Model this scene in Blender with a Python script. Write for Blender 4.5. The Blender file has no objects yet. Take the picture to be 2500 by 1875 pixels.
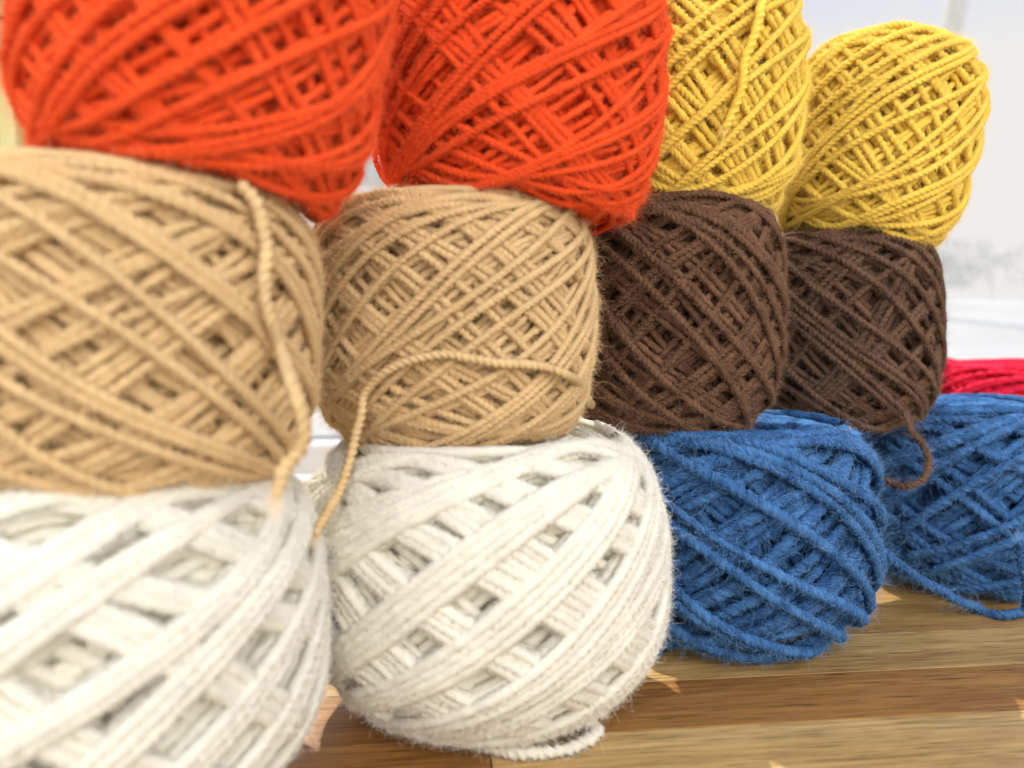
import bpy, math
import numpy as np
from mathutils import Vector, Matrix, Euler

U = 0.09                      # one "ball width" in metres
F = 1890.0                    # focal length in pixels of the 2500 px wide photograph
PITCH = math.radians(3.6)
CAM_H = 1.20 * U
scene = bpy.context.scene
COL = scene.collection

# ------------------------------------------------------------------ camera
cam_data = bpy.data.cameras.new('camera')
cam = bpy.data.objects.new('camera', cam_data)
COL.objects.link(cam)
cam.location = (0, 0, CAM_H)
cam.rotation_euler = (math.radians(90) - PITCH, 0, 0)
cam_data.sensor_width = 36.0
cam_data.lens = F / 2500 * 36.0
cam_data.clip_start = 0.01
cam_data.clip_end = 400
cam_data.dof.use_dof = True
cam_data.dof.focus_distance = 2.85 * U
cam_data.dof.aperture_fstop = 9.0
scene.camera = cam

# ------------------------------------------------------------------ world (hazy bright day outside)
world = bpy.data.worlds.new('World')
scene.world = world
world.use_nodes = True
wn = world.node_tree.nodes
wl = world.node_tree.links
wbg = wn['Background']
wtc = wn.new('ShaderNodeTexCoord')
wno = wn.new('ShaderNodeTexNoise')
wno.inputs['Scale'].default_value = 4.0
wno.inputs['Detail'].default_value = 4.0
wra = wn.new('ShaderNodeValToRGB')
wra.color_ramp.elements[0].position = 0.54
wra.color_ramp.elements[0].color = (0.45, 0.63, 1.0, 1)
wra.color_ramp.elements[1].position = 0.78
wra.color_ramp.elements[1].color = (1.0, 0.975, 0.93, 1)
wl.new(wtc.outputs['Generated'], wno.inputs['Vector'])
wsx = wn.new('ShaderNodeSeparateXYZ'); wl.new(wtc.outputs['Generated'], wsx.inputs['Vector'])
wmr = wn.new('ShaderNodeMapRange'); wmr.interpolation_type = 'SMOOTHSTEP'
wmr.inputs['From Min'].default_value = 0.26; wmr.inputs['From Max'].default_value = 0.44
wl.new(wsx.outputs['Z'], wmr.inputs['Value'])
wl.new(wno.outputs['Fac'], wra.inputs['Fac'])
wmx = wn.new('ShaderNodeMix'); wmx.data_type = 'RGBA'
wmx.inputs['A'].default_value = (1.0, 0.975, 0.93, 1)
wl.new(wmr.outputs['Result'], wmx.inputs['Factor'])
wl.new(wra.outputs['Color'], wmx.inputs['B'])
wl.new(wmx.outputs['Result'], wbg.inputs['Color'])
wbg.inputs['Strength'].default_value = 0.80

# ------------------------------------------------------------------ lamps
def aim(o, target):
    d = Vector(target) - o.location
    o.rotation_euler = d.to_track_quat('-Z', 'Y').to_euler()

def area_lamp(name, loc, target, size, power, color):
    l = bpy.data.lights.new(name, 'AREA')
    l.shape = 'RECTANGLE'; l.size = size[0]; l.size_y = size[1]
    l.energy = power; l.color = color
    o = bpy.data.objects.new(name, l)
    COL.objects.link(o); o.location = loc; aim(o, target)
    return o
area_lamp('room_light', (0.42, -0.85, 0.72), (0.06, 0.26, 0.12), (1.7, 1.3), 24.5, (1.0, 0.94, 0.85))
area_lamp('upper_left_fill', (-0.75, -0.2, 0.95), (0.0, 0.25, 0.1), (0.7, 0.7), 7.0, (1.0, 0.95, 0.87))  # soft fill added from the upper left, no fixture behind it
# low sun that comes through the window behind the yarn
sl = bpy.data.lights.new('window_sun', 'SUN')
sl.energy = 5.0; sl.color = (1.0, 0.94, 0.84); sl.angle = math.radians(0.5)
so = bpy.data.objects.new('window_sun', sl)
COL.objects.link(so)
sun_az, sun_el = math.radians(28), math.radians(53.5)
sd = Vector((-math.sin(sun_az) * math.cos(sun_el), math.cos(sun_az) * math.cos(sun_el), math.sin(sun_el)))
so.location = Vector((0.08, 0.28, 0.1)) + sd * 5.0
aim(so, (0.08, 0.28, 0.1))

scene.view_settings.view_transform = 'Standard'
scene.view_settings.look = 'None'
scene.view_settings.exposure = 0.0
scene.view_settings.gamma = 1.0
scene.view_settings.use_curve_mapping = False
cy = scene.cycles
cy.max_bounces = 12; cy.diffuse_bounces = 9; cy.glossy_bounces = 3; cy.transparent_max_bounces = 12
cy.use_denoising = True
cy.sample_clamp_indirect = 4.0
cy.caustics_reflective = False; cy.caustics_refractive = False

# ------------------------------------------------------------------ helpers
def tag(o, label=None, cat=None, group=None, kind=None):
    if label: o['label'] = label
    if cat: o['category'] = cat
    if group: o['group'] = group
    if kind: o['kind'] = kind
    return o

def empty(name, loc=(0, 0, 0), rot=(0, 0, 0)):
    o = bpy.data.objects.new(name, None)
    o.empty_display_size = 0.02
    COL.objects.link(o); o.location = loc; o.rotation_euler = rot
    return o

def mesh_obj(name, verts, faces, mat, parent=None, smooth=True, uv=None):
    """faces: (n,4) or (n,3) int array or list of index lists"""
    me = bpy.data.meshes.new(name)
    if isinstance(faces, np.ndarray):
        verts = np.asarray(verts, np.float32)
        k = faces.shape[1]
        me.vertices.add(len(verts)); me.vertices.foreach_set('co', verts.ravel())
        me.loops.add(faces.size); me.loops.foreach_set('vertex_index', faces.astype(np.int32).ravel())
        me.polygons.add(len(faces))
        me.polygons.foreach_set('loop_start', np.arange(0, faces.size, k, dtype=np.int32))
        if uv is not None:
            ul = me.uv_layers.new(name='UVMap')
            ul.data.foreach_set('uv', np.asarray(uv, np.float32)[faces.ravel()].ravel())
        me.update(calc_edges=True)
    else:
        me.from_pydata([tuple(v) for v in verts], [], faces); me.update()
    if smooth:
        me.polygons.foreach_set('use_smooth', np.ones(len(me.polygons), dtype=bool))
    me.materials.append(mat)
    o = bpy.data.objects.new(name, me)
    COL.objects.link(o)
    if parent: o.parent = parent
    return o

def at(px, py, d):
    """world point seen at photo pixel (px, py) at distance d (in U) along the view axis"""
    v = np.array([(px - 1250) / F, -(py - 937.5) / F, -1.0]) * d * U
    c, s = math.cos(math.pi / 2 - PITCH), math.sin(math.pi / 2 - PITCH)
    return np.array([v[0], c * v[1] - s * v[2], s * v[1] + c * v[2] + CAM_H])

def box(name, c, size, mat, parent=None, bevel=0.0, rotz=0.0, smooth=False):
    import bmesh
    bm = bmesh.new()
    bmesh.ops.create_cube(bm, size=1.0)
    bmesh.ops.scale(bm, vec=size, verts=bm.verts)
    if bevel:
        bmesh.ops.bevel(bm, geom=bm.edges[:], offset=bevel, segments=2, affect='EDGES', profile=0.6)
    me = bpy.data.meshes.new(name); bm.to_mesh(me); bm.free()
    me.materials.append(mat)
    o = bpy.data.objects.new(name, me); COL.objects.link(o)
    o.location = c; o.rotation_euler = (0, 0, rotz)
    if parent: o.parent = parent
    return o

# ------------------------------------------------------------------ materials
def new_mat(name):
    m = bpy.data.materials.new(name); m.use_nodes = True
    nt = m.node_tree
    return m, nt.nodes, nt.links, nt.nodes['Principled BSDF']

def yarn_mat(name, col, light, sheen=0.25, bump=0.5, trans=0.0, mottled=0.35):
    m, n, l, p = new_mat(name)
    p.inputs['Roughness'].default_value = 0.85
    p.inputs['Specular IOR Level'].default_value = 0.15
    p.inputs['Sheen Weight'].default_value = sheen
    p.inputs['Sheen Roughness'].default_value = 0.5
    p.inputs['Sheen Tint'].default_value = (*light, 1)
    uv = n.new('ShaderNodeUVMap')
    mp = n.new('ShaderNodeMapping'); mp.inputs['Scale'].default_value = (700, 14, 1)
    no = n.new('ShaderNodeTexNoise'); no.inputs['Scale'].default_value = 1.0
    no.inputs['Detail'].default_value = 3.0; no.inputs['Roughness'].default_value = 0.6
    l.new(uv.outputs['UV'], mp.inputs['Vector']); l.new(mp.outputs['Vector'], no.inputs['Vector'])
    n2 = n.new('ShaderNodeTexNoise'); n2.inputs['Scale'].default_value = 130; n2.inputs['Detail'].default_value = 2
    tc = n.new('ShaderNodeTexCoord'); l.new(tc.outputs['Object'], n2.inputs['Vector'])
    ad = n.new('ShaderNodeMath'); ad.operation = 'ADD'
    l.new(no.outputs['Fac'], ad.inputs[0]); l.new(n2.outputs['Fac'], ad.inputs[1])
    ra = n.new('ShaderNodeMapRange'); ra.inputs['From Min'].default_value = 0.7; ra.inputs['From Max'].default_value = 1.3
    l.new(ad.outputs[0], ra.inputs['Value'])
    mx = n.new('ShaderNodeMix'); mx.data_type = 'RGBA'
    a = [c * (1 - mottled * 0.5) for c in col]
    b = [c + (q - c) * mottled for c, q in zip(col, light)]
    mx.inputs['A'].default_value = (*a, 1); mx.inputs['B'].default_value = (*b, 1)
    l.new(ra.outputs['Result'], mx.inputs['Factor']); l.new(mx.outputs['Result'], p.inputs['Base Color'])
    bp = n.new('ShaderNodeBump'); bp.inputs['Strength'].default_value = bump; bp.inputs['Distance'].default_value = 0.0006
    l.new(no.outputs['Fac'], bp.inputs['Height']); l.new(bp.outputs['Normal'], p.inputs['Normal'])
    if trans:                                    # loose wool lets light through
        tl_ = n.new('ShaderNodeBsdfTranslucent'); l.new(mx.outputs['Result'], tl_.inputs['Color'])
        sh = n.new('ShaderNodeMixShader'); sh.inputs[0].default_value = trans
        l.new(p.outputs['BSDF'], sh.inputs[1]); l.new(tl_.outputs[0], sh.inputs[2])
        l.new(sh.outputs[0], n['Material Output'].inputs['Surface'])
    return m

def fibre_mat(name, col):
    m, n, l, p = new_mat(name)
    p.inputs['Base Color'].default_value = (*col, 1)
    p.inputs['Roughness'].default_value = 0.6
    p.inputs['Specular IOR Level'].default_value = 0.25
    return m

def plain(name, col, rough=0.5, spec=0.4):
    m, n, l, p = new_mat(name)
    p.inputs['Base Color'].default_value = (*col, 1)
    p.inputs['Roughness'].default_value = rough
    p.inputs['Specular IOR Level'].default_value = spec
    return m

def noisy(name, c1, c2, scale, stretch=(1, 1, 1), rough=0.6, detail=5, bump=0.0):
    m, n, l, p = new_mat(name)
    tc = n.new('ShaderNodeTexCoord'); mp = n.new('ShaderNodeMapping'); mp.inputs['Scale'].default_value = stretch
    no = n.new('ShaderNodeTexNoise'); no.inputs['Scale'].default_value = scale; no.inputs['Detail'].default_value = detail
    ra = n.new('ShaderNodeValToRGB')
    ra.color_ramp.elements[0].position = 0.38; ra.color_ramp.elements[0].color = (*c1, 1)
    ra.color_ramp.elements[1].position = 0.62; ra.color_ramp.elements[1].color = (*c2, 1)
    l.new(tc.outputs['Object'], mp.inputs['Vector']); l.new(mp.outputs['Vector'], no.inputs['Vector'])
    l.new(no.outputs['Fac'], ra.inputs['Fac']); l.new(ra.outputs['Color'], p.inputs['Base Color'])
    p.inputs['Roughness'].default_value = rough
    if bump:
        b = n.new('ShaderNodeBump'); b.inputs['Strength'].default_value = bump
        l.new(no.outputs['Fac'], b.inputs['Height']); l.new(b.outputs['Normal'], p.inputs['Normal'])
    return m

def wood_mat(name, base, dark, light):
    m, n, l, p = new_mat(name)
    tc = n.new('ShaderNodeTexCoord'); oi = n.new('ShaderNodeObjectInfo')
    off = n.new('ShaderNodeVectorMath'); off.operation = 'SCALE'; off.inputs[0].default_value = (13.1, 7.7, 5.3)
    l.new(oi.outputs['Random'], off.inputs['Scale'])
    ad = n.new('ShaderNodeVectorMath'); ad.operation = 'ADD'
    l.new(tc.outputs['Object'], ad.inputs[0]); l.new(off.outputs['Vector'], ad.inputs[1])
    def nz(sc, stretch, detail, dist=0.0):
        mp = n.new('ShaderNodeMapping'); mp.inputs['Scale'].default_value = stretch
        t = n.new('ShaderNodeTexNoise'); t.inputs['Scale'].default_value = sc
        t.inputs['Detail'].default_value = detail; t.inputs['Distortion'].default_value = dist
        l.new(ad.outputs['Vector'], mp.inputs['Vector']); l.new(mp.outputs['Vector'], t.inputs['Vector'])
        return t
    broad = nz(30, (0.22, 1.0, 1.0), 4, 1.2)      # broad figure
    grain = nz(800, (0.045, 1.0, 0.2), 6, 0.5)    # fine long grain
    pores = nz(1500, (0.05, 1.0, 0.2), 2)          # short dark pores
    r1 = n.new('ShaderNodeValToRGB')
    e = r1.color_ramp.elements
    e[0].position = 0.28; e[0].color = (*dark, 1)
    e[1].position = 0.70; e[1].color = (*light, 1)
    k = e.new(0.47); k.color = (*base, 1)
    l.new(broad.outputs['Fac'], r1.inputs['Fac'])
    r2 = n.new('ShaderNodeMapRange'); r2.inputs['From Min'].default_value = 0.3; r2.inputs['From Max'].default_value = 0.7
    r2.inputs['To Min'].default_value = 0.62; r2.inputs['To Max'].default_value = 1.15
    l.new(grain.outputs['Fac'], r2.inputs['Value'])
    mu = n.new('ShaderNodeVectorMath'); mu.operation = 'SCALE'
    l.new(r1.outputs['Color'], mu.inputs[0]); l.new(r2.outputs['Result'], mu.inputs['Scale'])
    r3 = n.new('ShaderNodeMapRange'); r3.inputs['From Min'].default_value = 0.31; r3.inputs['From Max'].default_value = 0.42
    r3.inputs['To Min'].default_value = 0.42; r3.inputs['To Max'].default_value = 1.0
    l.new(pores.outputs['Fac'], r3.inputs['Value'])
    m2 = n.new('ShaderNodeVectorMath'); m2.operation = 'SCALE'
    l.new(mu.outputs['Vector'], m2.inputs[0]); l.new(r3.outputs['Result'], m2.inputs['Scale'])
    l.new(m2.outputs['Vector'], p.inputs['Base Color'])
    p.inputs['Roughness'].default_value = 0.42
    p.inputs['Specular IOR Level'].default_value = 0.4
    b = n.new('ShaderNodeBump'); b.inputs['Strength'].default_value = 0.12; b.inputs['Distance'].default_value = 0.001
    l.new(grain.outputs['Fac'], b.inputs['Height']); l.new(b.outputs['Normal'], p.inputs['Normal'])
    return m

# ------------------------------------------------------------------ the table: butcher-block strips
rng = np.random.default_rng(11)
W_LIGHT = wood_mat('wood_light', (0.52, 0.325, 0.115), (0.37, 0.21, 0.07), (0.60, 0.40, 0.16))
W_MID = wood_mat('wood_mid', (0.44, 0.255, 0.08), (0.31, 0.16, 0.045), (0.51, 0.31, 0.11))
W_DARK = wood_mat('wood_dark', (0.37, 0.175, 0.045), (0.26, 0.11, 0.026), (0.44, 0.22, 0.062))
YAW = math.radians(6.0)
table = empty('table', (0, 0, -0.03), (0, 0, YAW))
tag(table, 'wooden butcher block table top of light and dark strips under the yarn', 'table')
SW = 0.323 * U                                # strip width
y_front = 2.232 * U                            # a joint between two strips in front of the white ball
def strip(x0, x1, k, mat):
    y0 = y_front + k * SW
    g = 0.0002
    return box('plank', ((x0 + x1) / 2, y0 + SW / 2, 0.015), (x1 - x0 - 2 * g, SW - 2 * g, 0.03), mat, table, bevel=0.0002)
X0, X1 = -0.75, 0.95
for k in range(-5, 13):
    if k == 0:
        cuts = [X0, -0.35, 0.60, X1]; mats = [W_MID, W_DARK, W_MID]
    elif k == -1:
        cuts = [X0, -0.30, 0.0146, 0.45, X1]; mats = [W_LIGHT, W_DARK, W_LIGHT, W_MID]
    elif k == 1:
        cuts = [X0, -0.25, 0.45, X1]; mats = [W_DARK, W_LIGHT, W_MID]
    elif k == 2:
        cuts = [X0, -0.4, 0.48, X1]; mats = [W_LIGHT, W_MID, W_LIGHT]
    else:
        cuts = [X0]
        while cuts[-1] < X1 - 0.25:
            cuts.append(cuts[-1] + rng.uniform(0.22, 0.45))
        cuts.append(X1 + 0.1)
        mats = [[W_LIGHT, W_MID, W_DARK][rng.integers(3)] for _ in cuts[1:]]
    for a, b, mm in zip(cuts[:-1], cuts[1:], mats):
        strip(a, b, k, mm)

# ------------------------------------------------------------------ yarn balls
class Ball:
    pass

def profile(B, s):
    """radius and its derivative at height parameter s in [-1, 1] (fractions of R)"""
    m = B.mid
    up = s > m
    t = np.where(up, (s - m) / (1 - m), (m - s) / (1 + m))
    t = np.clip(t, 0, 1.2)
    c = np.where(up, B.ct, B.cb); p = np.where(up, B.pt, B.pb)
    r = B.R * (1 - c * t ** p)
    dr = -B.R * c * p * t ** (p - 1) * np.where(up, 1 / (1 - m), -1 / (1 + m))
    return r, dr

NOISE = np.random.default_rng(77)
def tube(P, N, rs, sides, lobes, depth, rot0, rotstep, closed, s0=0.0, rough=0.0):
    """ring tube round polyline P with outward normals N; lobed section turning rotstep per ring: twisted plies"""
    n = len(P)
    if closed:
        T = np.roll(P, -1, 0) - np.roll(P, 1, 0)
    else:
        T = np.gradient(P, axis=0)
    seg = np.linalg.norm(np.diff(P, axis=0), axis=1)
    ln = np.concatenate([[0], np.cumsum(seg)]) + s0
    T /= np.linalg.norm(T, axis=1, keepdims=True) + 1e-12
    Bn = np.cross(T, N); Bn /= np.linalg.norm(Bn, axis=1, keepdims=True) + 1e-12
    Nn = np.cross(Bn, T)
    a = np.arange(sides) * 2 * np.pi / sides
    rad = 1 - depth * 0.5 + depth * 0.5 * np.cos(lobes * a) if lobes else np.ones(sides)
    rot = rot0 + rotstep * np.arange(n)
    if closed:                                   # close the twist as well
        tot = rotstep * n; want = round(tot / (2 * np.pi)) * 2 * np.pi
        rot = rot0 + want / n * np.arange(n)
    ang = a[None, :] + rot[:, None]
    rr = (rs if np.isscalar(rs) else rs[:, None]) * rad[None, :]
    if rough: rr = rr * (1 + NOISE.uniform(-rough, rough, (n, sides)))
    V = P[:, None, :] + rr[..., None] * (np.cos(ang)[..., None] * Nn[:, None, :] + np.sin(ang)[..., None] * Bn[:, None, :])
    UV = np.stack([np.repeat(ln[:, None], sides, 1), np.repeat((a / (2 * np.pi))[None, :], n, 0)], -1)
    i = np.arange(n if closed else n - 1)[:, None]; j = np.arange(sides)[None, :]
    i2 = (i + 1) % n; j2 = (j + 1) % sides
    Fq = np.stack([i * sides + j, i * sides + j2, i2 * sides + j2, i2 * sides + j], -1).reshape(-1, 4)
    return V.reshape(-1, 3), Fq, UV.reshape(-1, 2)

class Collect:
    def __init__(self): self.v = []; self.f = []; self.u = []; self.n = 0
    def add(self, V, Fq, UV):
        self.v.append(V); self.f.append(Fq + self.n); self.u.append(UV); self.n += len(V)
    def build(self, name, mat, parent):
        return mesh_obj(name, np.concatenate(self.v), np.concatenate(self.f), mat, parent, True, np.concatenate(self.u))

def smooth_noise(rng, phi, amp, kmax=5):
    o = np.zeros_like(phi)
    for k in range(1, kmax + 1):
        o += rng.normal(0, 1) / k ** 0.7 * np.sin(k * phi + rng.uniform(0, 6.283))
    return amp * o / 1.6

def loop_path(B, rng, key, th0, amp, off_hi, off_lo, rising_top, front, step, lat, shrink=0.0):
    """one turn of yarn: climbs on one flank, falls on the other; sampled densely where it faces the room (front angle)"""
    fine = np.linspace(0, 2 * np.pi, 900, endpoint=False)
    def pos(phi):
        wob = smooth_noise(np.random.default_rng(B._seed), phi, lat / B.R)
        th = phi + th0 + wob
        s = np.clip(amp * np.sin(phi + 0.12 * np.sin(2 * phi + B._ph)) + B._sh, -1.02, 1.02)
        r, dr = profile(B, s)
        h = B.h - shrink
        nr, nz = h, -dr
        L = np.sqrt(nr ** 2 + nz ** 2); nr = nr / L; nz = nz / L
        mixv = 0.5 + 0.5 * np.tanh(3.0 * np.cos(phi)) * (1 if rising_top else -1)
        off = off_lo + (off_hi - off_lo) * mixv + smooth_noise(np.random.default_rng(B._seed + 1), phi, B.rs * 0.14)
        rr = r + nr * off
        x = rr * np.cos(th); y = rr * np.sin(th); z = B.h + h * s + nz * off
        sq = 1 + B.lump * np.sin(2 * th + B._lph) + 0.6 * B.lump * np.sin(3 * th + 2 * B._lph)
        return np.stack([x * sq, y * sq, z], 1), np.stack([nr * np.cos(th), nr * np.sin(th), nz], 1), th
    B._seed, B._ph, B._sh = key
    Pf, Nf, thf = pos(fine)
    seg = np.linalg.norm(np.roll(Pf, -1, 0) - Pf, axis=1)
    d = np.angle(np.exp(1j * (thf - front)))
    w = seg * np.where(np.abs(d) < math.radians(112), 1.0, 0.22)
    cum = np.concatenate([[0], np.cumsum(w)])
    n = max(24, int(cum[-1] / step))
    phi = np.interp(np.arange(n) * cum[-1] / n, cum, np.concatenate([fine, [2 * np.pi]]))
    P, N, _ = pos(phi)
    return P, N

BALLS = {}
def make_ball(key, label, cat_group, X, Y, zb, R, h, rs, mats, layers, tilt=(0, 0), spin=0.0, ct=0.30, cb=0.32, pt=3.4, pb=3.2,
              mid=0.0, rising_top=True, seed=0, lobes=3, depth=0.36, detail=1.0, lump=0.012, pack=2.0, zstep=1.15, rvar=0.07, jit=0.2, align=False, lat=0.0009, ampr=(0.84, 1.0), fuzz=None,
              rotstep=40, name='yarn_ball', twist=1):
    B = Ball()
    B.R = R * U; B.h = h * U / 2; B.rs = rs; B.ct = ct; B.cb = cb; B.pt = pt; B.pb = pb; B.mid = mid; B.lump = lump
    rng = np.random.default_rng(seed); B._lph = rng.uniform(0, 6.28)
    root = empty(name, (X * U, Y * U, zb * U), (math.radians(tilt[0]), math.radians(tilt[1]), 0))
    tag(root, label, 'yarn ball', cat_group)
    B.root = root
    B.M = Matrix.Translation(root.location) @ root.rotation_euler.to_matrix().to_4x4()
    B.Mi = np.array(B.M.inverted()); B.Mw = np.array(B.M)
    front = math.atan2(-Y, -X)                   # direction of the room / camera side
    pitch_step = (0.66 * 2 * rs / 3) * (3.0 / lobes if lobes else 1.0) / detail
    outer = Collect(); inner = Collect(); paths = []
    off = -rs * 1.0; bases = []
    for li, (nb, grp) in enumerate(layers):
        fine_layer = li < 2
        ph0 = rng.uniform(0, 6.283) if (li == 0 or not align or li > 2) else ph0
        rt = rising_top if li % 2 == 0 else (not rising_top if rng.random() < 0.4 else rising_top)
        for k in range(nb):
            g = grp if isinstance(grp, int) else int(rng.choice(grp))
            base = ph0 + 2 * np.pi * (k + rng.uniform(-jit, jit)) / nb
            amp0 = rng.uniform(*ampr)
            if align and li in (1, 2): base = bases[k][0]; amp0 = bases[k][1]
            course = (int(rng.integers(1 << 30)), rng.uniform(0, 6.283), rng.normal(0, 0.025))
            if align and li in (1, 2): course = bases[k][2]
            if li == 0: bases.append((base, amp0, course))
            for q in range(g):
                dth = (q - (g - 1) / 2) * pack * rs / (B.R * 0.66)
                amp = np.clip(amp0 + rng.uniform(-0.012, 0.012), 0.5, 1.0)
                hi = off + rng.uniform(-0.15, 0.15) * rs; lo = hi - zstep * rs
                if fine_layer:
                    P, N = loop_path(B, rng, course, base + dth, amp, hi, lo, rt, front, pitch_step * (1.0 if li == 0 else 2.2), lat)
                    r_ = rs * (1 + smooth_noise(rng, np.linspace(0, 6.283, len(P), endpoint=False), rvar, 12))
                    if li == 0 and lobes:
                        outer.add(*tube(P, N, r_, 3 * lobes, lobes, depth, rng.uniform(0, 6.28), math.radians(rotstep) * twist, True, rng.uniform(0, 3), 0.07))
                    else:
                        outer.add(*tube(P, N, r_, 6, 3 if lobes else 0, 0.2, rng.uniform(0, 6.28), 0.6, True, rng.uniform(0, 3), 0.12))
                    paths.append((P, N, li))
                else:
                    P, N = loop_path(B, rng, course, base + dth, amp, hi, lo, rt, front, pitch_step * 4.5, lat, shrink=0.0004 * (li - 1))
                    inner.add(*tube(P, N, rs, 6, 0, 0, 0, 0.5, True, rng.uniform(0, 3)))
        off -= (1.77 * zstep) * rs
    outer.build('outer_winding', mats[0], root)
    if inner.n: inner.build('inner_winding', mats[0], root)
    # core: lathe just inside the deepest layer
    co = off + 1.2 * rs
    ss = np.linspace(-1, 1, 33)
    r, dr = profile(B, ss); L = np.sqrt(B.h ** 2 + dr ** 2)
    rr = np.clip(r + B.h / L * co, 0.004, None); zz = B.h + (B.h - 1.9 * rs) * ss
    rr = np.concatenate([[0.0002], rr, [0.0002]]); zz = np.concatenate([[zz[0] + 0.004], zz, [zz[-1] - 0.004]])
    na = 64; a = np.arange(na) * 2 * np.pi / na
    V = np.stack([rr[:, None] * np.cos(a), rr[:, None] * np.sin(a), np.repeat(zz[:, None], na, 1)], -1).reshape(-1, 3)
    i = np.arange(len(rr) - 1)[:, None]; j = np.arange(na)[None, :]; j2 = (j + 1) % na
    Fq = np.stack([i * na + j, i * na + j2, (i + 1) * na + j2, (i + 1) * na + j], -1).reshape(-1, 4)
    mesh_obj('core', V, Fq, mats[0], root, True, np.stack([np.repeat(zz, na), np.tile(a / 6.283, len(rr))], -1))
    # upper end face: the strand spirals round the hole in the middle
    rim = float(profile(B, np.array([1.0]))[0][0])
    turns = (rim - 0.006) / (rs * 1.2)
    ph = np.linspace(0, 2 * np.pi * turns, int(38 * turns))
    rho = rim - rs * 0.8 - (rim - 0.008) * ph / ph[-1]
    rho = rho * (1 + 0.04 * np.sin(ph * 1.31 + 1) + 0.04 * np.sin(ph * 0.83)) + rs * 0.3 * np.sin(ph * 2.3)
    zc = 2 * B.h - rs * 1.6 - 0.12 * (rim - rho) + rs * 0.35 * np.sin(ph * 1.7) + rs * 0.3 * np.sin(ph * 2.9)
    P = np.stack([rho * np.cos(ph), rho * np.sin(ph), zc], 1)
    cap = Collect()
    cap.add(*tube(P, np.repeat(np.array([[0, 0, 1.0]]), len(P), 0), rs, 6, 0, 0, 0, 0.5, False))
    cap.build('end_winding', mats[0], root)
    B.paths = paths
    if fuzz: add_fuzz(B, rng, mats[1], front, **fuzz)
    BALLS[key] = B
    B.mats = mats
    return B

def hair(name, pts, rad, mat, parent):
    """pts (n, k, 3): n fibres of k points"""
    n, k, _ = pts.shape
    hc = bpy.data.hair_curves.new(name)
    hc.add_curves([k] * n)
    hc.attributes['position'].data.foreach_set('vector', pts.astype(np.float32).ravel())
    ra = hc.attributes.get('radius') or hc.attributes.new('radius', 'FLOAT', 'POINT')
    taper = np.linspace(1.0, 0.45, k)[None, :] * np.ones((n, 1)) * rad
    ra.data.foreach_set('value', taper.astype(np.float32).ravel())
    hc.materials.append(mat)
    o = bpy.data.objects.new(name, hc); COL.objects.link(o)
    o.parent = parent
    tag(o, kind='stuff')
    return o

def fibres(rng, P, N, T, rs, n, length, rad, lift, curl, k=7):
    """curly stray fibres that leave the yarn surface"""
    idx = rng.integers(0, len(P), n)
    p, nn, t = P[idx], N[idx], T[idx]
    b = np.cross(t, nn)
    ang = rng.uniform(-1.5, 1.5, n)[:, None]
    outd = nn * np.cos(ang) + b * np.sin(ang)
    start = p + outd * rs * 0.8
    sgn = rng.choice([-1, 1], n)[:, None]
    d = t * sgn * rng.uniform(0.3, 1.0, (n, 1)) + outd * lift * rng.uniform(0.2, 1.2, (n, 1)) + rng.normal(0, 0.35, (n, 3))
    d /= np.linalg.norm(d, axis=1, keepdims=True)
    ax = rng.normal(0, 1, (n, 3)); ax /= np.linalg.norm(ax, axis=1, keepdims=True)
    ln = length * rng.lognormal(0, 0.45, (n, 1))
    out = [start]; cur = start
    for q in range(1, k):
        tn = curl * rng.uniform(0.2, 1.3, (n, 1))
        d = d + np.cross(ax, d) * tn + rng.normal(0, 0.12, (n, 3)) - outd * 0.10
        d /= np.linalg.norm(d, axis=1, keepdims=True)
        cur = cur + d * ln / (k - 1)
        out.append(cur)
    return np.stack(out, 1)

def add_fuzz(B, rng, mat, front, n=6000, short=30000, length=0.003, rad=0.00003, lift=0.8, curl=0.35):
    P = np.concatenate([p for p, _, li in B.paths]); N = np.concatenate([q for _, q, li in B.paths])
    T = np.concatenate([np.roll(p, -1, 0) - p for p, _, li in B.paths])
    T /= np.linalg.norm(T, axis=1, keepdims=True) + 1e-12
    f = fibres(rng, P, N, T, B.rs, n, length, rad, lift, curl)
    g = fibres(rng, P, N, T, B.rs, short, 0.0011 + 0.12 * length, rad, 0.9, 0.3)
    hair('fuzz', np.concatenate([f, g]), rad, mat, B.root)

def catmull(pts, per=40):
    pts = np.asarray(pts, float)
    p = np.concatenate([[2 * pts[0] - pts[1]], pts, [2 * pts[-1] - pts[-2]]])
    out = []
    for i in range(1, len(p) - 2):
        t = np.linspace(0, 1, per, endpoint=False)[:, None]
        a, b, c, d = p[i - 1], p[i], p[i + 1], p[i + 2]
        out.append(0.5 * (2 * b + (c - a) * t + (2 * a - 5 * b + 4 * c - d) * t ** 2 + (3 * b - a - 3 * c + d) * t ** 3))
    out.append(pts[-1][None, :])
    return np.concatenate(out)

def on_ball(B, px, py, lift):
    """first point of the sight line through the photo pixel that comes within lift of the ball's surface"""
    o = np.array([0, 0, CAM_H]); q = at(px, py, 1.0) - o; q /= np.linalg.norm(q)
    t = np.arange(0.02, 0.6, 0.0002)
    Wp = o + t[:, None] * q
    Lp = Wp @ B.Mi[:3, :3].T + B.Mi[:3, 3]
    s = (Lp[:, 2] - B.h) / B.h
    rad = np.hypot(Lp[:, 0], Lp[:, 1])
    r, _ = profile(B, np.clip(s, -1, 1))
    hit = (rad < r + lift) & (np.abs(s) < 1.0 + lift / B.h)
    i = np.argmax(hit)
    return Wp[i] if hit.any() else at(px, py, 3.0)

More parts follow.
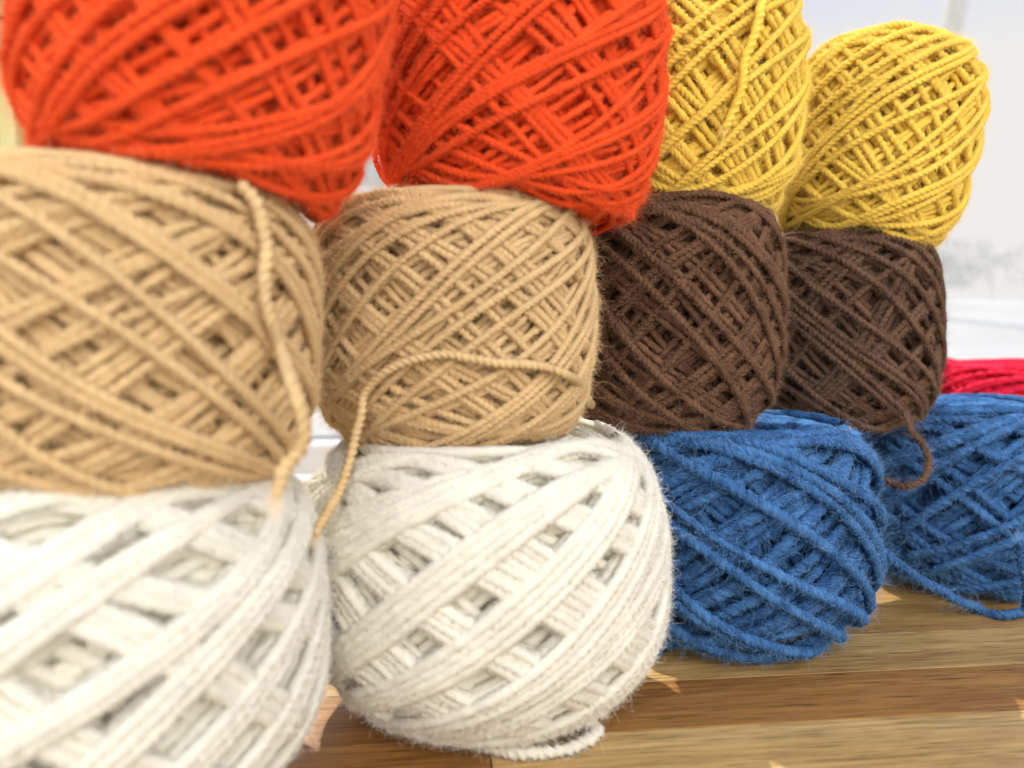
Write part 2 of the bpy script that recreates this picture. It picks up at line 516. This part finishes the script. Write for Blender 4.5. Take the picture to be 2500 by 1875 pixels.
def loose_end(B, pts, name='loose_end', rs=None, lobes=3, depth=0.42, fz=None, sag=0.0):
    rs = rs or B.rs
    C = catmull(pts)
    seg = np.concatenate([[0], np.cumsum(np.linalg.norm(np.diff(C, axis=0), axis=1))])
    step = 0.60 * 2 * rs / 3
    n = max(8, int(seg[-1] / step))
    q = np.linspace(0, seg[-1], n)
    P = np.stack([np.interp(q, seg, C[:, k]) for k in range(3)], 1)
    rg = np.random.default_rng(int(abs(P[0, 0]) * 1e6) % 9999)
    x = np.linspace(0, 6.283, n)
    for k in range(3): P[:, k] += smooth_noise(rg, x * 3, rs * 0.12, 6)
    P = P @ B.Mi[:3, :3].T + B.Mi[:3, 3]
    T = np.gradient(P, axis=0); T /= np.linalg.norm(T, axis=1, keepdims=True)
    ref = B.Mi[:3, :3] @ np.array([0.1, -1.0, 0.3])
    N = ref - (T @ ref)[:, None] * T; N /= np.linalg.norm(N, axis=1, keepdims=True)
    taper = np.ones(n); taper[-3:] = [0.9, 0.75, 0.45]
    c = Collect()
    c.add(*tube(P, N, rs * taper * (1 + smooth_noise(rg, x * 2, 0.05, 8)), 9, lobes, depth, 0.0, math.radians(40), False))
    o = c.build(name, B.mats[0], B.root)
    k = 26                                       # frayed tip
    tip = P[-2] + rg.normal(0, rs * 0.35, (k, 1, 3)) + (np.linspace(0, 1, 7)[None, :, None] * (T[-1] + rg.normal(0, 0.28, (k, 3)))[:, None, :]) * rg.uniform(0.002, 0.0055, (k, 1, 1))
    hair('frayed_tip', tip, 0.00006, B.mats[1], B.root)
    if fz:
        hair('loose_end_fuzz', fibres(rg, P, N, T, rs, **fz), fz['rad'], B.mats[1], B.root)
    return o

# colours ---------------------------------------------------------
ORANGE = (yarn_mat('orange_yarn', (0.96, 0.085, 0.015), (1.0, 0.16, 0.04), trans=0.08), fibre_mat('orange_fibre', (0.98, 0.16, 0.045)))
YELLOW = (yarn_mat('yellow_yarn', (0.985, 0.67, 0.085), (0.99, 0.82, 0.21), trans=0.10), fibre_mat('yellow_fibre', (0.97, 0.75, 0.20)))
TAN = (yarn_mat('tan_yarn', (0.76, 0.52, 0.255), (0.88, 0.67, 0.38), trans=0.08), fibre_mat('tan_fibre', (0.85, 0.62, 0.34)))
BROWN = (yarn_mat('brown_yarn', (0.108, 0.051, 0.028), (0.27, 0.14, 0.082), mottled=0.7, bump=0.9, trans=0.0), fibre_mat('brown_fibre', (0.36, 0.21, 0.13)))
WHITE = (yarn_mat('white_yarn', (0.90, 0.865, 0.73), (0.94, 0.915, 0.83), sheen=0.1, bump=0.4, trans=0.12), fibre_mat('white_fibre', (0.90, 0.875, 0.80)))
BLUE = (yarn_mat('blue_yarn', (0.018, 0.085, 0.28), (0.085, 0.24, 0.53), mottled=0.95, bump=1.0, trans=0.0), fibre_mat('blue_fibre', (0.20, 0.40, 0.72)))
BROWN2 = (yarn_mat('dark_brown_yarn', (0.092, 0.049, 0.031), (0.24, 0.135, 0.085), mottled=0.8, bump=0.9, trans=0.0), fibre_mat('dark_brown_fibre', (0.31, 0.19, 0.125)))
RED = (yarn_mat('red_yarn', (0.82, 0.012, 0.05), (0.95, 0.06, 0.12)), fibre_mat('red_fibre', (0.9, 0.08, 0.12)))

FZ_SOFT = dict(n=11000, short=60000, length=0.0030, rad=0.000025, lift=0.6, curl=0.4)
FZ_WHITE = dict(n=24000, short=120000, length=0.0026, rad=0.00003, lift=0.15, curl=0.7)
FZ_BROWN = dict(n=14000, short=50000, length=0.0028, rad=0.000022, lift=0.6, curl=0.4)
FZ_BLUE = dict(n=4500, short=30000, length=0.0066, rad=0.000026, lift=0.28, curl=0.7)

G1 = 'yarn balls stacked in three rows'
WL = [(13, 4), (13, 4), (13, 4), (28, 1), (34, 1), (36, 1)]
ML = [(23, [1, 1, 1, 2]), (25, [1, 1, 2]), (34, 1), (36, 1)]
KL = [(16, [1, 1, 2]), (20, [1, 1, 2]), (32, 1), (34, 1)]
BL = [(14, [1, 1, 2]), (17, [1, 2]), (22, 1), (24, 1)]
# bottom row
make_ball('white1', 'cream white yarn ball at the bottom near corner, cut off by the frame', G1, -1.082, 1.95, 0, 0.60, 0.88, 0.0018, WHITE,
          [(13, 3), (13, 3), (13, 3), (28, 1), (34, 1), (36, 1)], seed=1, detail=0.45, ct=0.26, cb=0.38, pt=3.4, pb=2.8, mid=-0.10, fuzz=FZ_WHITE, lobes=0, lat=0.0007, pack=1.4, zstep=0.58, rvar=0.08, jit=0.12, align=True)
make_ball('white2', 'whole cream white yarn ball on the wood with a loop of yarn under it', G1, -0.086, 2.51, 0, 0.59, 0.90, 0.0018, WHITE,
          WL, seed=2, detail=0.6, ct=0.28, cb=0.40, pt=3.4, pb=2.7, mid=-0.05, fuzz=FZ_WHITE, lobes=0, lat=0.0009, pack=1.4, zstep=0.58, rvar=0.08, jit=0.14, align=True)
make_ball('blue1', 'fuzzy blue yarn ball between the white ball and the other blue one', G1, 0.915, 3.13, 0, 0.565, 0.87, 0.0021, BLUE,
          BL, seed=3, rising_top=False, ct=0.24, cb=0.28, mid=-0.05, depth=0.3, fuzz=FZ_BLUE, rvar=0.13, lat=0.002, zstep=1.7)
make_ball('blue2', 'fuzzy blue yarn ball at the far end, its loose strand trailing on the wood', G1, 2.20, 3.76, 0, 0.54, 0.90, 0.0021, BLUE,
          BL, seed=4, rising_top=True, ct=0.30, cb=0.30, mid=-0.05, depth=0.3, fuzz=FZ_BLUE, rvar=0.13, lat=0.002, detail=0.9, zstep=1.7)
# middle row
make_ball('tan1', 'big tan yarn ball in the near middle, cut off by the frame', G1, -0.998, 1.96, 0.82, 0.485, 0.765, 0.00132, TAN,
          [(20, [1, 1, 1, 1, 2]), (22, [1, 1, 2]), (32, 1), (34, 1)], seed=5, rising_top=False, ct=0.20, cb=0.25, pt=3.6, pb=3.6, fuzz=FZ_SOFT, detail=0.8, tilt=(0, 4))
make_ball('tan2', 'tan yarn ball with a strand hanging down, sitting on the whole white ball', G1, -0.20, 2.60, 0.84, 0.485, 0.79, 0.00122, TAN,
          ML, seed=6, rising_top=True, ct=0.18, cb=0.27, pt=3.8, pb=3.4, fuzz=FZ_SOFT, mid=0.05)
make_ball('brown1', 'reddish brown yarn ball between the tan ball and the darker brown one', G1, 0.65, 3.20, 0.81, 0.46, 0.92, 0.00138, BROWN,
          KL, seed=7, zstep=1.35, rising_top=False, ct=0.20, cb=0.30, pt=3.6, fuzz=FZ_BROWN, mid=0.0, depth=0.48)
make_ball('brown2', 'dark brown yarn ball at the far end with a curled loose end', G1, 1.58, 3.66, 0.77, 0.435, 0.91, 0.00138, BROWN2,
          KL, seed=8, zstep=1.35, rising_top=False, ct=0.20, cb=0.30, pt=3.6, fuzz=FZ_BROWN, tilt=(0, -4), depth=0.48, detail=0.9)
# top row
make_ball('orange1', 'orange yarn ball on the big tan ball that the frame cuts off', G1, -0.80, 1.97, 1.55, 0.435, 0.84, 0.00118, ORANGE,
          ML, seed=9, rising_top=True, fuzz=FZ_SOFT, detail=0.7, tilt=(0, 9), cb=0.23, pb=3.6)
make_ball('orange2', 'orange yarn ball between the other orange ball and the yellow ones', G1, -0.005, 2.60, 1.58, 0.472, 0.86, 0.00116, ORANGE,
          ML, seed=10, rising_top=True, fuzz=FZ_SOFT, tilt=(0, 6), cb=0.22, pb=3.6)
make_ball('yellow1', 'yellow yarn ball next to the orange ball with a strand lying over it', G1, 0.69, 3.22, 1.67, 0.45, 0.95, 0.00140, YELLOW,
          ML, seed=12, rising_top=True, fuzz=FZ_SOFT, tilt=(0, 4), cb=0.26, pb=3.6)
make_ball('yellow2', 'yellow yarn ball at the far end of the top row, against the window', G1, 1.575, 3.60, 1.625, 0.43, 0.89, 0.00140, YELLOW,
          ML, seed=13, rising_top=True, fuzz=FZ_SOFT, tilt=(0, 11), cb=0.25, pb=3.6, ct=0.30, detail=0.9)
# red one behind
make_ball('red', 'bright red yarn ball standing behind the far blue ball', None, 3.30, 5.10, 0, 0.62, 1.04, 0.0016, RED,
          [(18, [1, 2]), (20, [1, 2]), (24, 1)], seed=14, rising_top=True, fuzz=None, ct=0.18, cb=0.3, detail=0.4)

# loose ends -------------------------------------------------------
B = BALLS
def sp(b, pts, lift):
    return [on_ball(B[b], x, y, lift) for x, y in pts]
t1 = sp('tan1', [(585, 450), (625, 500), (650, 590), (645, 680), (655, 770), (690, 860)], 0.0022)
t1 += [at(720, 960, 1.62), at(742, 1045, 1.62), at(735, 1090, 1.63), at(695, 1140, 1.62), at(675, 1215, 1.60)]
loose_end(B['tan1'], t1, rs=0.0017)
t2 = sp('tan2', [(1445, 990), (1400, 925), (1330, 895), (1200, 885), (1080, 868), (960, 895), (895, 950)], 0.0013)
t2 += [at(880, 1010, 2.16), at(858, 1110, 2.14), at(830, 1200, 2.12), at(790, 1270, 2.05), at(768, 1310, 2.0)]
loose_end(B['tan2'], t2, rs=0.0015)
def on_table(px, py, z):
    o = np.array([0, 0, CAM_H]); q = at(px, py, 1.0) - o
    return o + q * (CAM_H - z) / -q[2]
loose_end(B['white2'], [on_table(1110, 1795, 0.006), on_table(1180, 1815, 0.0025), on_table(1270, 1838, 0.0021), on_table(1370, 1832, 0.0021),
                        on_table(1440, 1805, 0.0022), on_table(1462, 1778, 0.003), on_table(1425, 1760, 0.005)], rs=0.0019,
          fz=dict(n=500, length=0.002, rad=0.000028, lift=0.9, curl=0.3))
loose_end(B['brown2'], [at(2205, 1000, 3.25), at(2225, 1050, 3.22), at(2258, 1095, 3.15), at(2268, 1135, 3.13), at(2250, 1172, 3.12), at(2210, 1187, 3.13), at(2150, 1170, 3.2)],
          fz=dict(n=500, length=0.0022, rad=0.000024, lift=0.9, curl=0.3))
loose_end(B['blue2'], [at(2140, 1330, 3.22), at(2200, 1382, 3.2), at(2290, 1442, 3.24), on_table(2385, 1485, 0.0024), on_table(2450, 1503, 0.0022),
                       on_table(2500, 1490, 0.003), at(2512, 1440, 3.2), at(2497, 1390, 3.17), at(2488, 1320, 3.17)], rs=0.0021,
          fz=dict(n=500, length=0.005, rad=0.000026, lift=0.5, curl=0.5))
loose_end(B['orange2'], [at(950, 280, 2.75), at(918, 370, 2.78), at(925, 410, 2.78), at(955, 455, 2.75), at(1005, 485, 2.7)])
loose_end(B['yellow1'], sp('yellow1', [(1880, -80), (1862, 0), (1845, 80), (1818, 150), (1812, 210), (1795, 260), (1768, 315)], 0.0024), rs=0.0019)
loose_end(B['blue1'], [on_table(1660, 1560, 0.006), on_table(1625, 1575, 0.004), on_table(1604, 1583, 0.0025), on_table(1600, 1597, 0.0025)])

# ------------------------------------------------------------------ window behind
WHITE_PAINT = plain('white_plastic', (0.80, 0.80, 0.78), 0.35)
CREAM = noisy('cream_paint', (0.50, 0.44, 0.17), (0.62, 0.56, 0.27), 8, rough=0.4)
DARKGAP = plain('slot_shade', (0.03, 0.03, 0.03), 0.7)  # shade of the sill groove, put into a dark colour
WY = 7.3 * U
win = empty('window', (0, WY, 0), (0, 0, YAW))
tag(win, 'white framed window with a fine insect screen behind the yarn', 'window')
box('sill', (0.1, 0.035, 0.012), (2.4, 0.16, 0.024), WHITE_PAINT, win, 0.003)
box('bottom_rail', (0.1, 0.045, 0.040), (2.4, 0.05, 0.03), WHITE_PAINT, win, 0.003)
box('track', (0.1, 0.012, 0.030), (2.4, 0.012, 0.010), DARKGAP, win, 0.001)  # dark bar drawn for the shaded groove
box('track_lip', (0.1, -0.004, 0.034), (2.4, 0.012, 0.018), WHITE_PAINT, win, 0.002)
# insect screen: a thin sheet with woven threads
m, n, l, p = new_mat('insect_screen')
tc = n.new('ShaderNodeTexCoord')
sx = n.new('ShaderNodeSeparateXYZ'); l.new(tc.outputs['Object'], sx.inputs['Vector'])
def threads(out):
    a = n.new('ShaderNodeMath'); a.operation = 'MULTIPLY'; a.inputs[1].default_value = 2 * math.pi / 0.0021
    l.new(out, a.inputs[0])
    b = n.new('ShaderNodeMath'); b.operation = 'SINE'; l.new(a.outputs[0], b.inputs[0])
    c = n.new('ShaderNodeMath'); c.operation = 'GREATER_THAN'; c.inputs[1].default_value = 0.62
    l.new(b.outputs[0], c.inputs[0]); return c
cx, cz = threads(sx.outputs['X']), threads(sx.outputs['Z'])
mxm = n.new('ShaderNodeMath'); mxm.operation = 'MAXIMUM'
l.new(cx.outputs[0], mxm.inputs[0]); l.new(cz.outputs[0], mxm.inputs[1])
tr = n.new('ShaderNodeBsdfTransparent'); tl = n.new('ShaderNodeBsdfTranslucent'); df = n.new('ShaderNodeBsdfDiffuse')
tl.inputs['Color'].default_value = (0.62, 0.62, 0.62, 1); df.inputs['Color'].default_value = (0.6, 0.6, 0.6, 1)
ms = n.new('ShaderNodeMixShader'); l.new(tl.outputs[0], ms.inputs[1]); l.new(df.outputs[0], ms.inputs[2]); ms.inputs[0].default_value = 0.4
m2 = n.new('ShaderNodeMixShader'); l.new(mxm.outputs[0], m2.inputs[0]); l.new(tr.outputs[0], m2.inputs[1]); l.new(ms.outputs[0], m2.inputs[2])
l.new(m2.outputs[0], n['Material Output'].inputs['Surface'])
mesh_obj('screen', np.array([[-1.05, 0.05, 0.05], [1.3, 0.05, 0.05], [1.3, 0.05, 0.47], [-1.05, 0.05, 0.47]]), np.array([[0, 1, 2, 3]]), m, win, False)
box('screen_rail', (0.125, 0.05, 0.482), (2.35, 0.02, 0.024), WHITE_PAINT, win, 0.002)
# cream jamb with vertical mouldings on the near side
jx = -4.30 * U
for dx, w, dy, mt in ((-0.062, 0.05, 0.0, CREAM), (-0.024, 0.016, -0.012, CREAM), (0.0, 0.014, -0.02, CREAM), (0.022, 0.012, 0.0, CREAM)):
    box('moulding', (jx + dx, 0.02 + dy, 0.45), (w, 0.04, 0.85), mt, win, 0.004)

# ------------------------------------------------------------------ blind rolled up over the window
BAMB = noisy('woven_straw', (0.14, 0.11, 0.045), (0.36, 0.30, 0.14), 60, (0.25, 1, 2.5), rough=0.8, bump=0.4)
bl = empty('woven_blind', (-4.9 * U, WY - 0.07, 2.30 * U + CAM_H))
tag(bl, 'brown woven blind rolled up above the cream window moulding', 'blind')
for k in range(14):
    box('slat', (0, (k % 2) * 0.003, 0.006 + k * 0.013), (0.30, 0.008, 0.012), BAMB, bl, 0.002)

# ------------------------------------------------------------------ outside
rows = [(0.9, -0.40), (2.0, -0.26), (3.2, -0.07), (4.6, 0.16), (6.0, 0.36), (7.5, 0.46), (14.0, 0.30), (80.0, 0.2)]
gv = [(x, y, z) for y, z in rows for x in (-60.0, -3.0, 0.0, 3.0, 60.0)]
gf = np.array([[r * 5 + c, r * 5 + c + 1, (r + 1) * 5 + c + 1, (r + 1) * 5 + c] for r in range(len(rows) - 1) for c in range(4)])
gnd = mesh_obj('ground', np.array(gv), gf, noisy('pale_ground', (0.50, 0.50, 0.48), (0.66, 0.66, 0.64), 1.6, detail=4), None, True)
tag(gnd, kind='structure')

LEAF = noisy('hazed_leaf', (0.38, 0.39, 0.34), (0.50, 0.51, 0.46), 3, rough=0.7)  # haze and sunlight put into the leaf colour
BARK = noisy('pale_bark', (0.50, 0.46, 0.36), (0.66, 0.62, 0.50), 14, (1, 1, 0.3), rough=0.8)
def leaves(name, c, rad, n, size, seed, parent):
    r = np.random.default_rng(seed)
    d = r.normal(0, 1, (n, 3)); d /= np.linalg.norm(d, axis=1, keepdims=True)
    ctr = r.normal(0, 0.42, (9, 3))
    p = (ctr[r.integers(0, 9, n)] + d * r.uniform(0.15, 0.45, (n, 1))) * np.array(rad) + np.array(c)
    a = r.normal(0, 1, (n, 3)); a /= np.linalg.norm(a, axis=1, keepdims=True)
    b = np.cross(a, r.normal(0, 1, (n, 3))); b /= np.linalg.norm(b, axis=1, keepdims=True)
    s_ = size * r.uniform(0.6, 1.3, (n, 1))
    V = np.stack([p - a * s_, p + b * s_ * 0.45, p + a * s_, p - b * s_ * 0.45], 1).reshape(-1, 3)
    return mesh_obj(name, V, np.arange(4 * n).reshape(-1, 4), LEAF, parent, False)
def trunk(name, pts, r0, r1, parent, mat):
    C = catmull(pts, 8); n = len(C)
    N = np.repeat(np.array([[0, -1.0, 0.05]]), n, 0)
    V, Fq, UV = tube(C, N, np.linspace(r0, r1, n), 10, 0, 0, 0, 0, False)
    return mesh_obj(name, V, Fq, mat, parent, True, UV)
def shrub(px, py, D, rad, seed, label):
    c = at(px, py, D / U)
    o = empty('shrub', (c[0], c[1], -0.6))
    tag(o, label, 'shrub', 'shrubs outside the window')
    h = c[2] + 0.6
    trunk('stem', [(0, 0, 0), (0.05, 0, h * 0.5), (0, 0, h)], 0.012, 0.008, o, BARK)
    leaves('crown', (0, 0, h), rad, 1100, 0.05, seed, o)
shrub(2420, 640, 12.0, (1.3, 0.8, 0.42), 3, 'blurred pale shrub outside the window beside the far yellow ball')
shrub(930, 430, 6.8, (0.6, 0.4, 0.35), 5, 'blurred shrub seen through the gap between the orange balls')
tc_ = at(2330, 0, 5.0 / U)
tr_ = empty('tree', (tc_[0] - 0.25, tc_[1], -0.6))
tag(tr_, 'pale slender tree trunk outside the window above the far yellow ball', 'tree')
trunk('trunk', [(0, 0, 0), (0.08, 0, 1.2), (0.22, 0, tc_[2] + 0.3), (0.36, 0, tc_[2] + 1.0)], 0.09, 0.06, tr_, BARK)
leaves('crown', (0.45, 0, tc_[2] + 1.5), (0.9, 0.7, 0.55), 2500, 0.045, 9, tr_)

print('TRIS', sum(len(o.data.polygons) * 2 for o in scene.objects if o.type == 'MESH'))
